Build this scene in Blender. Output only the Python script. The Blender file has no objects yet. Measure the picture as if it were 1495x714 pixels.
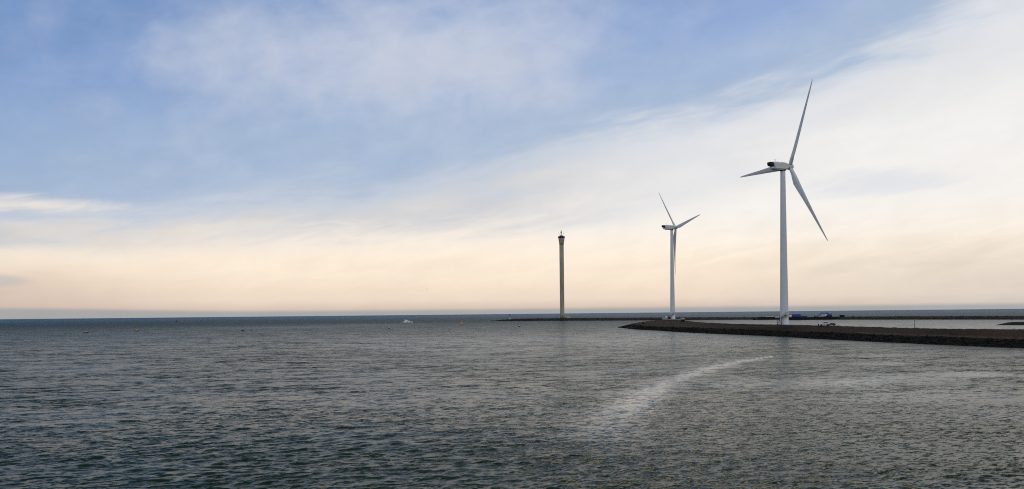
import bpy, bmesh, math, random
import numpy as np
from mathutils import Vector, Matrix

scene = bpy.context.scene
scene.render.engine = 'CYCLES'
COL = scene.collection
R = math.radians
rng = np.random.default_rng(11)
random.seed(5)

# ------------------------------------------------------------------ camera
F, CAM_Z, ROLL, CX, CY = 1200.0, 12.0, R(0.586), 747.5, 458.3
cam_data = bpy.data.cameras.new("camera")
cam = bpy.data.objects.new("camera", cam_data)
COL.objects.link(cam)
cam.location = (0, 0, CAM_Z)
cam.rotation_euler = (R(90), ROLL, 0)
cam_data.sensor_width = 36
cam_data.lens = 36 * F / 1495
cam_data.shift_y = 101.3 / 1495
cam_data.clip_start = 0.5
cam_data.clip_end = 200000
scene.camera = cam


def at(x, y, d):
    """world point at depth d (metres ahead) for a measured point of the view"""
    u, v = x - CX, CY - y
    return Vector((d / F * (u * math.cos(ROLL) + v * math.sin(ROLL)), d,
                   CAM_Z + d / F * (-u * math.sin(ROLL) + v * math.cos(ROLL))))


def on_water(x, y, z=0.0):
    p = at(x, y, 100.0)
    k = (CAM_Z - z) / (CAM_Z - p.z)
    return Vector((p.x * k, 100.0 * k, z))


# ------------------------------------------------------------------ node helper
def lin(c):
    return tuple((v / 255 / 12.92) if v / 255 <= 0.04045 else ((v / 255 + 0.055) / 1.055) ** 2.4 for v in c)


class N:
    """tiny expression builder over a node tree"""
    def __init__(self, tree):
        self.t = tree

    def node(self, kind, **kw):
        n = self.t.nodes.new(kind)
        for k, v in kw.items():
            setattr(n, k, v)
        return n

    def put(self, sock, v):
        if isinstance(v, bpy.types.NodeSocket):
            self.t.links.new(v, sock)
        elif v is not None:
            if hasattr(sock.default_value, '__len__') and len(sock.default_value) == 4 and len(v) == 3:
                v = (*v, 1)
            sock.default_value = v

    def m(self, op, a, b=None, c=None, clamp=False):
        n = self.node('ShaderNodeMath', operation=op, use_clamp=clamp)
        self.put(n.inputs[0], a)
        if b is not None: self.put(n.inputs[1], b)
        if c is not None: self.put(n.inputs[2], c)
        return n.outputs[0]

    def add(self, a, b): return self.m('ADD', a, b)
    def sub(self, a, b): return self.m('SUBTRACT', a, b)
    def mul(self, a, b): return self.m('MULTIPLY', a, b)

    def smooth(self, v, lo, hi):
        n = self.node('ShaderNodeMapRange', interpolation_type='SMOOTHSTEP')
        self.put(n.inputs[0], v)
        n.inputs[1].default_value, n.inputs[2].default_value = lo, hi
        return n.outputs[0]

    def ramp(self, v, lo, hi, stops):
        n = self.node('ShaderNodeMapRange')
        self.put(n.inputs[0], v)
        n.inputs[1].default_value, n.inputs[2].default_value = lo, hi
        r = self.node('ShaderNodeValToRGB')
        self.t.links.new(n.outputs[0], r.inputs[0])
        el = r.color_ramp.elements
        while len(el) < len(stops): el.new(0.5)
        for e, (p, c) in zip(el, stops):
            e.position = (p - lo) / (hi - lo)
            e.color = (*c, 1)
        return r.outputs[0]

    def mix(self, f, a, b):
        n = self.node('ShaderNodeMix', data_type='RGBA')
        self.put(n.inputs[0], f); self.put(n.inputs[6], a); self.put(n.inputs[7], b)
        return n.outputs[2]

    def vmul(self, v, k):
        n = self.node('ShaderNodeVectorMath', operation='MULTIPLY')
        self.put(n.inputs[0], v); self.put(n.inputs[1], k)
        return n.outputs[0]

    def noise(self, vec, scale=1.0, detail=3.0, rough=0.5, dist=0.0, out='Fac'):
        n = self.node('ShaderNodeTexNoise')
        self.put(n.inputs['Vector'], vec)
        n.inputs['Scale'].default_value = scale
        n.inputs['Detail'].default_value = detail
        n.inputs['Roughness'].default_value = rough
        n.inputs['Distortion'].default_value = dist
        return n.outputs[out]

    def comb(self, x, y, z):
        n = self.node('ShaderNodeCombineXYZ')
        self.put(n.inputs[0], x); self.put(n.inputs[1], y); self.put(n.inputs[2], z)
        return n.outputs[0]

    def gauss(self, az, el, a0, e0, sa, se):
        dx = self.mul(self.sub(az, a0), 1 / sa)
        dy = self.mul(self.sub(el, e0), 1 / se)
        return self.m('EXPONENT', self.mul(self.add(self.mul(dx, dx), self.mul(dy, dy)), -0.5))


# ------------------------------------------------------------------ world: evening sky, broken cloud
SUN_AZ, SUN_EL = 16.0, 45.0          # degrees clockwise from straight ahead / above the horizon
SKY_STRENGTH = 0.1
world = bpy.data.worlds.new("World")
scene.world = world
world.use_nodes = True
wt = world.node_tree
wt.nodes.clear()
w = N(wt)
out = w.node('ShaderNodeOutputWorld')
bg = w.node('ShaderNodeBackground')
bg.inputs['Strength'].default_value = SKY_STRENGTH
wt.links.new(bg.outputs[0], out.inputs[0])
nish = w.node('ShaderNodeTexSky', sky_type='NISHITA')
nish.sun_disc = False
nish.sun_elevation = R(SUN_EL)
nish.sun_rotation = R(SUN_AZ)
tc = w.node('ShaderNodeTexCoord')
sep = w.node('ShaderNodeSeparateXYZ')
wt.links.new(tc.outputs['Generated'], sep.inputs[0])
dx_, dy_, dz_ = sep.outputs
az = w.mul(w.m('ARCTAN2', dx_, dy_), 57.29578)
el = w.mul(w.m('ARCSINE', dz_), 57.29578)
# cloud texture coordinates: streaky, the streaks climb to the right
zs = w.sub(w.mul(dz_, 22.0), w.mul(dx_, 3.4))
streak = w.comb(w.mul(dx_, 4.2), w.mul(dy_, 4.2), zs)
soft = w.comb(w.mul(dx_, 11.0), w.mul(dy_, 11.0), w.sub(w.mul(dz_, 17.0), w.mul(dx_, 1.6)))
n1 = w.sub(w.noise(streak, 1.0, 5.0, 0.55, 0.4), 0.5)
n2 = w.sub(w.noise(streak, 2.7, 5.0, 0.6, 0.6), 0.5)
n3 = w.sub(w.noise(soft, 1.0, 5.0, 0.5, 0.3), 0.5)
n4 = w.sub(w.noise(soft, 2.4, 5.0, 0.55, 0.2), 0.5)
clear = w.ramp(w.add(el, w.add(w.mul(n2, w.mul(w.smooth(el, 0.8, 4.0), 2.2)), w.mul(n1, w.smooth(el, 1, 6)))), 0, 40, [
    (0.0, lin((163, 165, 168))), (0.16, lin((172, 170, 168))), (0.42, lin((214, 195, 180))), (1.0, lin((236, 217, 198))),
    (2.2, lin((247, 229, 207))), (3.8, lin((253, 238, 217))), (5.4, lin((255, 243, 228))),
    (8.0, lin((250, 243, 235))), (11.0, lin((243, 241, 239))), (17.0, lin((228, 232, 238))), (22.0, lin((190, 200, 212))), (30.0, lin((84, 100, 116))), (40.0, lin((60, 78, 92)))])
# left end of the horizon duller and pinker, right end greyer
leftdull = w.mul(w.smooth(az, -16.0, -36.0), w.smooth(el, 5.0, 0.5))
clear = w.mix(w.mul(leftdull, 0.75), clear, lin((196, 176, 166)))
rightdull = w.mul(w.smooth(w.add(az, w.mul(n1, 14)), 8.0, 34.0), w.smooth(w.add(el, w.mul(n2, 3)), 6.5, 1.5))
clear = w.mix(w.mul(rightdull, 0.6), clear, lin((212, 205, 198)))
whiter = w.mul(w.smooth(w.add(az, w.mul(n1, 10)), -6.0, 16.0), w.smooth(el, 3.0, 8.0))
clear = w.mix(w.mul(whiter, 0.65), clear, lin((241, 240, 238)))
leftgrey = w.mul(w.smooth(w.add(az, w.mul(n1, 8)), -14.0, -30.0), w.smooth(el, 3.6, 4.8))
clear = w.mix(w.mul(leftgrey, 0.7), clear, lin((222, 214, 207)))
haze_band = w.smooth(w.add(el, w.mul(w.smooth(az, -14, -34), -0.35)), 0.45, 0.14)
clear = w.mix(w.mul(haze_band, 0.9), clear, lin((166, 167, 168)))
# the blue-grey cloud sheet, whose lower edge climbs from left to right
edge = w.add(10.3, w.mul(az, 0.165))
s = w.add(w.sub(el, edge), w.add(w.mul(n1, 6.5), w.add(w.mul(n2, 3.0), w.mul(n3, 2.0))))
s = w.add(s, w.mul(w.gauss(az, el, 16.0, 21.0, 10.0, 3.6), 5.0))
s = w.add(s, w.mul(w.smooth(az, 6, 34), -2.6))
s = w.add(s, w.mul(w.gauss(az, el, -32.0, 15.0, 6.0, 5.0), 1.6))
sheet = w.ramp(s, -7, 14, [
    (-7.0, lin((240, 234, 228))), (-4.2, lin((221, 218, 216))), (-2.0, lin((212, 212, 214))), (0.0, lin((196, 205, 218))), (2.0, lin((170, 188, 213))),
    (4.5, lin((154, 176, 208))), (7.0, lin((142, 167, 206))), (10.0, lin((126, 156, 204))), (14.0, lin((112, 145, 195)))])
sheet = w.mix(w.mul(w.mul(w.smooth(az, -3, 14), w.smooth(s, 3.0, -1.5)), 0.7), sheet, lin((234, 235, 238)))
blue = w.vmul(nish.outputs[0], (0.1, 0.1, 0.1))
sheet = w.mix(w.mul(w.smooth(s, 1.0, 6.0), 0.18), sheet, blue)
fluff = w.m('ADD', w.gauss(az, el, -8.0, 17.6, 8.5, 3.2), w.mul(w.gauss(az, el, -21.0, 14.5, 7.0, 3.0), 0.40))
fluff = w.add(fluff, w.mul(w.gauss(az, el, 1.0, 17.0, 5.0, 2.2), 0.45))
fluff = w.smooth(w.add(fluff, w.add(w.mul(n3, 1.5), w.mul(n4, 0.6))), -0.1, 1.5)
sheet = w.mix(w.mul(fluff, 0.78), sheet, lin((205, 210, 222)))
col = w.mix(w.mul(w.smooth(s, -6.8, -1.6), w.smooth(w.add(el, w.mul(n2, 4.0)), 3.2, 7.0)), clear, sheet)
# dark olive band added above the view, to darken and warm the sea's reflections
col = w.mix(w.mul(w.mul(w.smooth(w.add(el, w.mul(n1, 3.0)), 22.5, 30.0), w.smooth(el, 75.0, 50.0)), 0.9), col, lin((94, 89, 63)))
# smaller clouds
c1 = w.smooth(w.add(w.gauss(az, el, -31.0, 6.9, 5.0, 0.5), w.mul(n2, 1.6)), 0.3, 1.1)
col = w.mix(w.mul(c1, 0.75), col, lin((251, 239, 223)))
c2 = w.smooth(w.add(w.gauss(az, el, -33.0, 5.0, 3.0, 0.7), w.mul(n2, 0.8)), 0.3, 0.9)
col = w.mix(w.mul(c2, 0.8), col, lin((203, 205, 208)))
c3 = w.smooth(w.add(w.gauss(az, el, -32.5, 2.25, 2.2, 0.35), w.mul(n2, 0.6)), 0.3, 0.9)
col = w.mix(w.mul(c3, 0.7), col, lin((193, 190, 188)))
c4 = w.smooth(w.add(w.gauss(az, el, 24.0, 8.1, 4.6, 0.75), w.add(w.mul(n2, 1.3), w.mul(n4, 0.8))), 0.35, 1.0)
col = w.mix(w.mul(c4, 0.45), col, lin((205, 213, 228)))
# the half of the sky behind the viewer and the zenith: unseen, brightened to fill-light the turbines
back = w.smooth(dy_, 0.35, -0.5)
col = w.mix(w.mul(back, 0.9), col, lin((204, 211, 222)))
# brighter veil where the sun stands behind cloud, right of the view
veil = w.gauss(az, el, SUN_AZ, SUN_EL, 16.0, 6.5)
col = w.mix(w.mul(veil, 0.8), col, (1.7, 1.42, 1.08))
fine = w.add(1.0, w.add(w.mul(n4, 0.10), w.mul(n2, 0.10)))
col = w.vmul(col, w.comb(fine, fine, fine))
hsv = w.vmul(col, (1 / SKY_STRENGTH,) * 3)
wt.links.new(hsv, bg.inputs['Color'])

# ------------------------------------------------------------------ sun (veiled) and exposure
sun_data = bpy.data.lights.new("sun", 'SUN')
sun_data.energy = 0.5
sun_data.angle = R(18)
sun_data.color = (1.0, 0.89, 0.72)
sun = bpy.data.objects.new("sun", sun_data)
COL.objects.link(sun)
sd = Vector((math.sin(R(SUN_AZ)) * math.cos(R(SUN_EL)), math.cos(R(SUN_AZ)) * math.cos(R(SUN_EL)), math.sin(R(SUN_EL))))
sun.rotation_euler = (-sd).to_track_quat('-Z', 'Y').to_euler()
sun.location = (300, 200, 200)
scene.view_settings.view_transform = 'Standard'
scene.view_settings.look = 'None'
scene.view_settings.exposure = 0.0
scene.view_settings.gamma = 1.0
scene.view_settings.use_curve_mapping = False
scene.cycles.use_denoising = False
scene.cycles.pixel_filter_type = 'BLACKMAN_HARRIS'
scene.cycles.filter_width = 1.1

# ------------------------------------------------------------------ materials
def mat(name, color, rough=0.6, metal=0.0, vary=0.12, scale=1.0, streaky=(1, 1, 1), spec=0.5):
    """painted / plain surface with a little uneven weathering"""
    m = bpy.data.materials.new(name)
    m.use_nodes = True
    b = m.node_tree.nodes['Principled BSDF']
    n = N(m.node_tree)
    tcn = n.node('ShaderNodeTexCoord')
    v = n.vmul(tcn.outputs['Object'], streaky)
    f = n.noise(v, scale, 5.0, 0.6)
    lo = tuple(c * (1 - vary) for c in color)
    hi = tuple(min(1, c * (1 + vary)) for c in color)
    n.put(b.inputs['Base Color'], n.mix(n.smooth(f, 0.3, 0.7), lo, hi))
    b.inputs['Roughness'].default_value = rough
    b.inputs['Metallic'].default_value = metal
    b.inputs['Specular IOR Level'].default_value = spec
    return m


M = {
    'turbine_white': mat('turbine_white', (0.70, 0.715, 0.735), 0.5, vary=0.05, scale=0.25, streaky=(1, 1, 0.12)),
    'blade_white': mat('blade_white', (0.73, 0.755, 0.78), 0.42, vary=0.05, scale=0.3),
    'nacelle_grey': mat('nacelle_grey', (0.72, 0.715, 0.69), 0.5, vary=0.06, scale=0.4),
    'louvre_black': mat('louvre_black', (0.012, 0.014, 0.016), 0.7),
    'steel_dark': mat('steel_dark', (0.028, 0.031, 0.034), 0.6, 0.2),
    'steel_grey': mat('steel_grey', (0.20, 0.21, 0.22), 0.5, 0.4),
    'concrete': mat('concrete', (0.34, 0.33, 0.29), 0.85, vary=0.2, scale=0.7),
    'tower_concrete': mat('tower_concrete', (0.36, 0.325, 0.25), 0.85, vary=0.25, scale=0.35, streaky=(1, 1, 0.15)),
    'tan_concrete': mat('tan_concrete', (0.44, 0.40, 0.29), 0.85, vary=0.15, scale=0.3),
    'black': mat('black', (0.007, 0.008, 0.009), 0.6, spec=0.2),
    'hull_black': mat('hull_black', (0.008, 0.009, 0.011), 0.55, vary=0.3, scale=0.3, spec=0.2),
    'white': mat('white', (0.90, 0.90, 0.89), 0.35, vary=0.04),
    'glass': mat('glass', (0.012, 0.016, 0.02), 0.12, vary=0.05),
    'blue': mat('blue', (0.007, 0.06, 0.36), 0.45, vary=0.25, scale=0.3),
    'light_blue': mat('light_blue', (0.03, 0.19, 0.40), 0.5, vary=0.15),
    'orange': mat('orange', (0.88, 0.31, 0.012), 0.55, vary=0.1),
    'yellow': mat('yellow', (0.78, 0.36, 0.008), 0.5, vary=0.06),
    'red': mat('red', (0.20, 0.035, 0.02), 0.55),
    'rust': mat('rust', (0.12, 0.045, 0.02), 0.8),
    'tyre': mat('tyre', (0.012, 0.012, 0.012), 0.85),
    'car_white': mat('car_white', (0.74, 0.73, 0.71), 0.25, vary=0.03),
    'car_grey': mat('car_grey', (0.055, 0.062, 0.066), 0.3, vary=0.05),
    'skin': mat('skin', (0.42, 0.25, 0.18), 0.6),
    'feather': mat('feather', (0.30, 0.26, 0.24), 0.8),
    'wood': mat('wood', (0.06, 0.045, 0.03), 0.85, vary=0.3, scale=2),
}

# ------------------------------------------------------------------ mesh helpers
class MB:
    def __init__(self):
        self.v, self.f, self.sm = [], [], []

    def poly(self, pts, faces, smooth=False):
        k = len(self.v)
        self.v += [tuple(p) for p in pts]
        for f in faces:
            self.f.append([i + k for i in f]); self.sm.append(smooth)
        return self

    def box(self, x0, x1, y0, y1, z0, z1, mtx=None, taper=None, bevel=0.0):
        bm = bmesh.new()
        bmesh.ops.create_cube(bm, size=1)
        for v in bm.verts:
            t = taper if (taper and v.co.z > 0) else (1, 1)
            v.co = Vector(((x0 + x1) / 2 + v.co.x * (x1 - x0) * t[0], (y0 + y1) / 2 + v.co.y * (y1 - y0) * t[1],
                           (z0 + z1) / 2 + v.co.z * (z1 - z0)))
        if bevel:
            bmesh.ops.bevel(bm, geom=bm.edges[:], offset=bevel, segments=1, affect='EDGES')
        if mtx is not None: bm.transform(mtx)
        return self.bm(bm)

    def bm(self, bm, smooth=False):
        bm.verts.index_update()
        self.poly([v.co[:] for v in bm.verts], [[v.index for v in f.verts] for f in bm.faces], smooth)
        bm.free()
        return self

    def loft(self, rings, caps=True, smooth=True, closed=True):
        n = len(rings[0]); pts = [p for r in rings for p in r]; fs = []
        for i in range(len(rings) - 1):
            for j in range(n if closed else n - 1):
                a, b = i * n + j, i * n + (j + 1) % n
                fs.append((a, b, b + n, a + n))
        self.poly(pts, fs, smooth)
        if caps:
            k = len(self.v) - len(pts)
            self.f.append([k + i for i in range(n)][::-1]); self.sm.append(False)
            self.f.append([len(self.v) - n + i for i in range(n)]); self.sm.append(False)
        return self

    def tube(self, p0, p1, r0, r1=None, n=8, smooth=True):
        p0, p1 = Vector(p0), Vector(p1)
        r1 = r0 if r1 is None else r1
        q = (p1 - p0).to_track_quat('Z', 'Y')
        ring = lambda p, r: [p + q @ Vector((r * math.cos(2 * math.pi * i / n), r * math.sin(2 * math.pi * i / n), 0)) for i in range(n)]
        return self.loft([ring(p0, r0), ring(p1, r1)], smooth=smooth)

    def lathe(self, prof, n=24, c=(0, 0), smooth=True):
        rings = [[(c[0] + r * math.cos(2 * math.pi * i / n), c[1] + r * math.sin(2 * math.pi * i / n), z) for i in range(n)] for r, z in prof]
        return self.loft(rings, smooth=smooth)

    def build(self, name, material, parent=None, mtx=None):
        me = bpy.data.meshes.new(name)
        me.from_pydata(self.v, [], self.f)
        me.polygons.foreach_set('use_smooth', self.sm)
        if mtx is not None: me.transform(mtx)
        me.validate()
        bm = bmesh.new(); bm.from_mesh(me)
        bmesh.ops.recalc_face_normals(bm, faces=bm.faces[:])
        bm.to_mesh(me); bm.free()
        me.materials.append(M[material] if isinstance(material, str) else material)
        o = bpy.data.objects.new(name, me)
        COL.objects.link(o)
        if parent is not None: o.parent = parent
        return o


def thing(name, label, cat, loc=(0, 0, 0), rz=0.0, group=None):
    o = bpy.data.objects.new(name, None)
    COL.objects.link(o)
    o.empty_display_size = 1
    o.location = loc
    o.rotation_euler = (0, 0, rz)
    o['label'], o['category'] = label, cat
    if group: o['group'] = group
    return o


def tag(o, label, cat, group=None):
    o['label'], o['category'] = label, cat
    if group: o['group'] = group
    return o


# ------------------------------------------------------------------ sea
def tow(p):
    """ground point -> (bearing tangent, log distance): a frame in which far and near water are comparable"""
    return p[0] / p[1], math.log(p[1])


def build_water():
    th = np.concatenate([np.linspace(-math.pi, R(-41), 90)[:-1], np.linspace(R(-41), R(41), 1260), np.linspace(R(41), math.pi, 90)[1:-1]])
    rr = [3.0]
    while rr[-1] < 42: rr.append(rr[-1] + 1.6)
    while rr[-1] < 420:
        r = rr[-1]; rr.append(r + max(0.10, min(r * r / 14400 * 0.62, 4.5)))
    while rr[-1] < 90000: rr.append(rr[-1] * 1.035)
    rr = np.array(rr); nr, nt = len(rr), len(th)
    dr = np.gradient(rr)
    Rg, Tg = np.meshgrid(rr, th, indexing='ij')
    X, Y = Rg * np.sin(Tg), Rg * np.cos(Tg)
    Dr = np.repeat(dr[:, None], nt, 1)
    dlat = np.maximum(np.gradient(th)[None, :] * Rg, 0.0)
    sp = np.maximum(Dr, dlat)
    # calm (slick) factor
    tx, ly = X / np.maximum(Y, 1e-3), np.log(np.maximum(Y, 1.0))
    calm = np.zeros_like(X)
    pts = [(1125, 521, 1.2), (1085, 527, 2.0), (1045, 536, 3.2), (1008, 547, 5), (975, 560, 7.5), (948, 575, 10), (920, 592, 13), (890, 610, 16), (850, 632, 20)]
    front = (Y > 30)
    for (xa, ya, wa), (xb, yb, wb) in zip(pts, pts[1:]):
        for t in np.linspace(0, 1, 7)[:-1]:
            x, y, ww = xa + (xb - xa) * t, ya + (yb - ya) * t, wa + (wb - wa) * t
            p = on_water(x, y); a, l = tow(p)
            hz = 458.3 - (x - CX) * 0.01023
            sl = ww / (y - hz) * 1.0; sa = ww * 2.1 / F
            g = np.exp(-0.5 * (((tx - a) / sa) ** 2 + ((ly - l) / sl) ** 2))
            fade = 1.0 if y < 590 else max(0.0, 1 - (y - 590) / 50)
            calm = np.maximum(calm, 1.05 * g * fade)
    for (x, y, sx, sy, k) in [(1235, 558, 70, 6, .8), (1330, 552, 90, 5, .5), (1425, 547, 60, 5, .75), (1260, 520, 50, 1.4, .6), (1300, 530, 60, 2, .5), (1120, 560, 70, 6, .45),
                              (1350, 575, 110, 9, .35), (760, 500, 200, 10, .30), (640, 560, 260, 22, .22), (900, 495, 110, 8, .35), (1010, 500, 70, 6, .3), (400, 478, 90, 1.2, .35), (530, 474.5, 60, 1.0, .4)]:
        p = on_water(x, y); a, l = tow(p); hz = 458.3 - (x - CX) * 0.01023
        calm = np.maximum(calm, k * np.exp(-0.5 * (((tx - a) * F / sx) ** 2 + ((ly - l) * (y - hz) / sy) ** 2)))
    calm = np.where(front, calm, 0)
    # sheltered water behind the near dam
    shelter = np.interp(tx, TXS, SHEL)
    behind = front & (Y > shelter) & (Y < np.interp(tx, TXB, BRK)) & (tx > TXS[0])
    calm = np.where(behind, np.maximum(calm, 0.5 * np.clip((tx - 0.19) / 0.09, 0, 1)), calm)
    rough_line = front & (np.abs(ly - np.log(1330.0)) < 0.10) & (tx < -0.03) & (tx > -0.175)
    calm = np.where(rough_line, -0.45, calm)
    # wave displacement
    Z = np.zeros_like(X); DX = np.zeros_like(X); DY = np.zeros_like(X)
    r2 = np.random.default_rng(3)
    waves = []
    for lam0, n, steep in [(11, 5, .010), (7, 7, .012), (4.2, 10, .016), (2.6, 14, .025), (1.7, 24, .042), (1.1, 28, .064), (.75, 28, .070), (.55, 24, .060)]:
        for _ in range(n):
            lam = lam0 * r2.uniform(.8, 1.25)
            ang = R(-70) + r2.normal() * R(20 + 8 * (lam0 < 3))
            k = 2 * math.pi / lam
            waves.append((k * math.cos(ang), k * math.sin(ang), steep * r2.uniform(.6, 1.4) / k / math.sqrt(n) * 1.9, r2.uniform(0, 6.28), lam))
    # slow gust modulation
    gust = np.ones_like(X)
    for lam, a_ in [(170, .10), (90, .12), (47, .12), (28, .10)]:
        for _ in range(3):
            ang = r2.uniform(0, 6.28); k = 2 * math.pi / lam
            gust += a_ * np.cos(k * (X * math.cos(ang) + Y * math.sin(ang)) + r2.uniform(0, 6.28))
    gust = np.clip(gust, .35, 1.8)
    i0, i1 = np.searchsorted(rr, 30), np.searchsorted(rr, 520)
    sl = slice(i0, i1)
    Xs, Ys, S = X[sl], Y[sl], sp[sl]
    zs_ = np.zeros_like(Xs); dxs = np.zeros_like(Xs); dys = np.zeros_like(Xs)
    amp = gust[sl] * (1 - .85 * np.clip(calm[sl], 0, 1))
    for kx, ky, A, ph, lam in waves:
        fade = np.clip(lam / (S * 3.2) - 1.0, 0, 1)
        if fade.max() <= 0: continue
        q = kx * Xs + ky * Ys + ph
        kk = math.hypot(kx, ky)
        c, s_ = np.cos(q), np.sin(q)
        zs_ += A * fade * c
        dxs -= .7 * A * fade * s_ * kx / kk
        dys -= .7 * A * fade * s_ * ky / kk
    Z[sl] = zs_ * amp; DX[sl] = dxs * amp; DY[sl] = dys * amp
    edge_f = np.clip((Rg - 30) / 15, 0, 1) * np.clip((520 - Rg) / 150, 0, 1)
    Z *= edge_f; DX *= edge_f; DY *= edge_f
    co = np.stack([X + DX, Y + DY, Z], -1).reshape(-1, 3)
    idx = np.arange(nr * nt).reshape(nr, nt)
    a = idx[:-1]; b = idx[1:]
    q = np.stack([a, np.roll(a, -1, 1), np.roll(b, -1, 1), b], -1).reshape(-1, 4)
    me = bpy.data.meshes.new('sea')
    me.vertices.add(len(co)); me.vertices.foreach_set('co', co.ravel().astype(np.float32))
    nq = len(q)
    centre_fan = True
    me.loops.add(nq * 4 + nt); me.polygons.add(nq + 1)
    loops = np.concatenate([q[:, ::-1].ravel(), idx[0][::-1]])
    me.loops.foreach_set('vertex_index', loops.astype(np.int32))
    me.polygons.foreach_set('loop_start', np.concatenate([np.arange(nq) * 4, [nq * 4]]).astype(np.int32))
    me.polygons.foreach_set('use_smooth', np.ones(nq + 1, bool))
    me.update(calc_edges=True)
    at_ = me.attributes.new('calm', 'FLOAT', 'POINT'); at_.data.foreach_set('value', calm.ravel().astype(np.float32))
    at2 = me.attributes.new('resolved', 'FLOAT', 'POINT')
    res = np.clip(3.0 / (sp * 3.2) - 1.0, 0, 1) * np.clip((Rg - 30) / 15, 0, 1)
    at2.data.foreach_set('value', res.ravel().astype(np.float32))
    at4 = me.attributes.new('offing', 'FLOAT', 'POINT')
    at4.data.foreach_set('value', np.clip((Rg - 350) / 1200, 0, 1).ravel().astype(np.float32))
    at3 = me.attributes.new('air_tint', 'FLOAT', 'POINT')
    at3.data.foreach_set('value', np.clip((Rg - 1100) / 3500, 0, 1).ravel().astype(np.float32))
    return me


def water_material():
    m = bpy.data.materials.new('sea_water')
    m.use_nodes = True
    n = N(m.node_tree)
    b = m.node_tree.nodes['Principled BSDF']
    geo = n.node('ShaderNodeNewGeometry')
    pos = geo.outputs['Position']
    calm = n.node('ShaderNodeAttribute', attribute_name='calm').outputs['Fac']
    res = n.node('ShaderNodeAttribute', attribute_name='resolved').outputs['Fac']
    brk = n.noise(n.vmul(pos, (0.9, 0.5, 1)), 1.0, 5, 0.75)
    calm = n.mul(calm, n.add(.45, n.mul(n.smooth(brk, .34, .6), .7)))
    offing = n.node('ShaderNodeAttribute', attribute_name='offing').outputs['Fac']
    # rotate into the wind frame so that crests are longer than they are wide
    rot = n.node('ShaderNodeVectorRotate', rotation_type='Z_AXIS')
    n.put(rot.inputs['Vector'], pos); rot.inputs['Angle'].default_value = R(-20)
    wv = n.vmul(rot.outputs[0], (0.42, 1.0, 1.0))
    def slope(scale, detail, amp):
        c = n.noise(wv, scale, detail, 0.55, 0.0, 'Color')
        sub = n.node('ShaderNodeVectorMath', operation='SUBTRACT')
        n.put(sub.inputs[0], c); sub.inputs[1].default_value = (.5, .5, .5)
        k = n.comb(n.mul(amp, 1.15), n.mul(amp, 1.15), 0.0) if isinstance(amp, bpy.types.NodeSocket) else (amp, amp, 0)
        return n.vmul(sub.outputs[0], k)
    far = n.sub(1.0, res)
    g1 = n.noise(n.vmul(pos, (1, 0.6, 1)), 0.018, 3, 0.6)
    g2 = n.noise(n.vmul(pos, (0.35, 1.0, 1)), 0.07, 4, 0.65)
    gust = n.add(n.mul(n.smooth(g1, .3, .7), .7), n.mul(n.smooth(g2, .3, .7), .9))    # 0..1.6
    ampl = n.mul(n.add(.28, n.mul(gust, .95)), n.mul(n.sub(1.0, n.mul(offing, 0.45)), n.sub(1.0, n.m('MINIMUM', n.mul(calm, .9), 0.9))))
    vs = [slope(6.0, 2.0, n.mul(ampl, WAVE_XS)), slope(2.1, 2.0, n.mul(ampl, WAVE_S)), slope(0.8, 2.0, n.mul(n.mul(ampl, n.add(.25, n.mul(far, .75))), WAVE_M)),
          slope(0.16, 2.0, n.mul(n.mul(ampl, far), WAVE_L))]
    tot = vs[0]
    for v in vs[1:]:
        ad = n.node('ShaderNodeVectorMath', operation='ADD'); n.put(ad.inputs[0], tot); n.put(ad.inputs[1], v); tot = ad.outputs[0]
    # back to world axes
    rb = n.node('ShaderNodeVectorRotate', rotation_type='Z_AXIS'); n.put(rb.inputs['Vector'], tot); rb.inputs['Angle'].default_value = R(20)
    ad = n.node('ShaderNodeVectorMath', operation='ADD'); n.put(ad.inputs[0], rb.outputs[0]); n.put(ad.inputs[1], geo.outputs['Normal'])
    # wave faces turned to the viewer hide the ones turned away: mean tilt of the visible facets
    ih = n.vmul(geo.outputs['Incoming'], (1, 1, 0))
    tl = n.mul(ampl, n.add(WAVE_TILT * .75, n.mul(far, WAVE_TILT * .25)))
    ih = n.vmul(ih, n.comb(tl, tl, 0.0))
    a2 = n.node('ShaderNodeVectorMath', operation='ADD'); n.put(a2.inputs[0], ad.outputs[0]); n.put(a2.inputs[1], ih); ad = a2
    nm = n.node('ShaderNodeVectorMath', operation='NORMALIZE'); n.put(nm.inputs[0], ad.outputs[0])
    n.put(b.inputs['Normal'], nm.outputs[0])
    air_tint = n.node('ShaderNodeAttribute', attribute_name='air_tint').outputs['Fac']
    n.put(b.inputs['Base Color'], n.mix(air_tint, WATER_COL, (0.035, 0.10, 0.17)))  # bluish air light of the distance put into the far base colour
    n.put(b.inputs['Roughness'], n.sub(n.add(n.add(WATER_ROUGH, n.mul(far, 0.06)), n.mul(offing, 0.22)), n.mul(n.m('MINIMUM', n.m('MAXIMUM', calm, 0.0), 1.0), 0.06)))
    n.put(b.inputs['Specular IOR Level'], n.add(WATER_SPEC, n.mul(n.m('MAXIMUM', calm, 0.0), 0.34)))
    b.inputs['IOR'].default_value = 1.333
    b.inputs['Specular Tint'].default_value = (1.0, 0.94, 0.82, 1)
    return m


WAVE_XS, WAVE_S, WAVE_M, WAVE_L = 0.9, 1.2, 1.2, 0.7
WAVE_TILT = 0.055
WATER_COL = (0.006, 0.024, 0.0165)
WATER_ROUGH = 0.19
WATER_SPEC = 0.082

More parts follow.
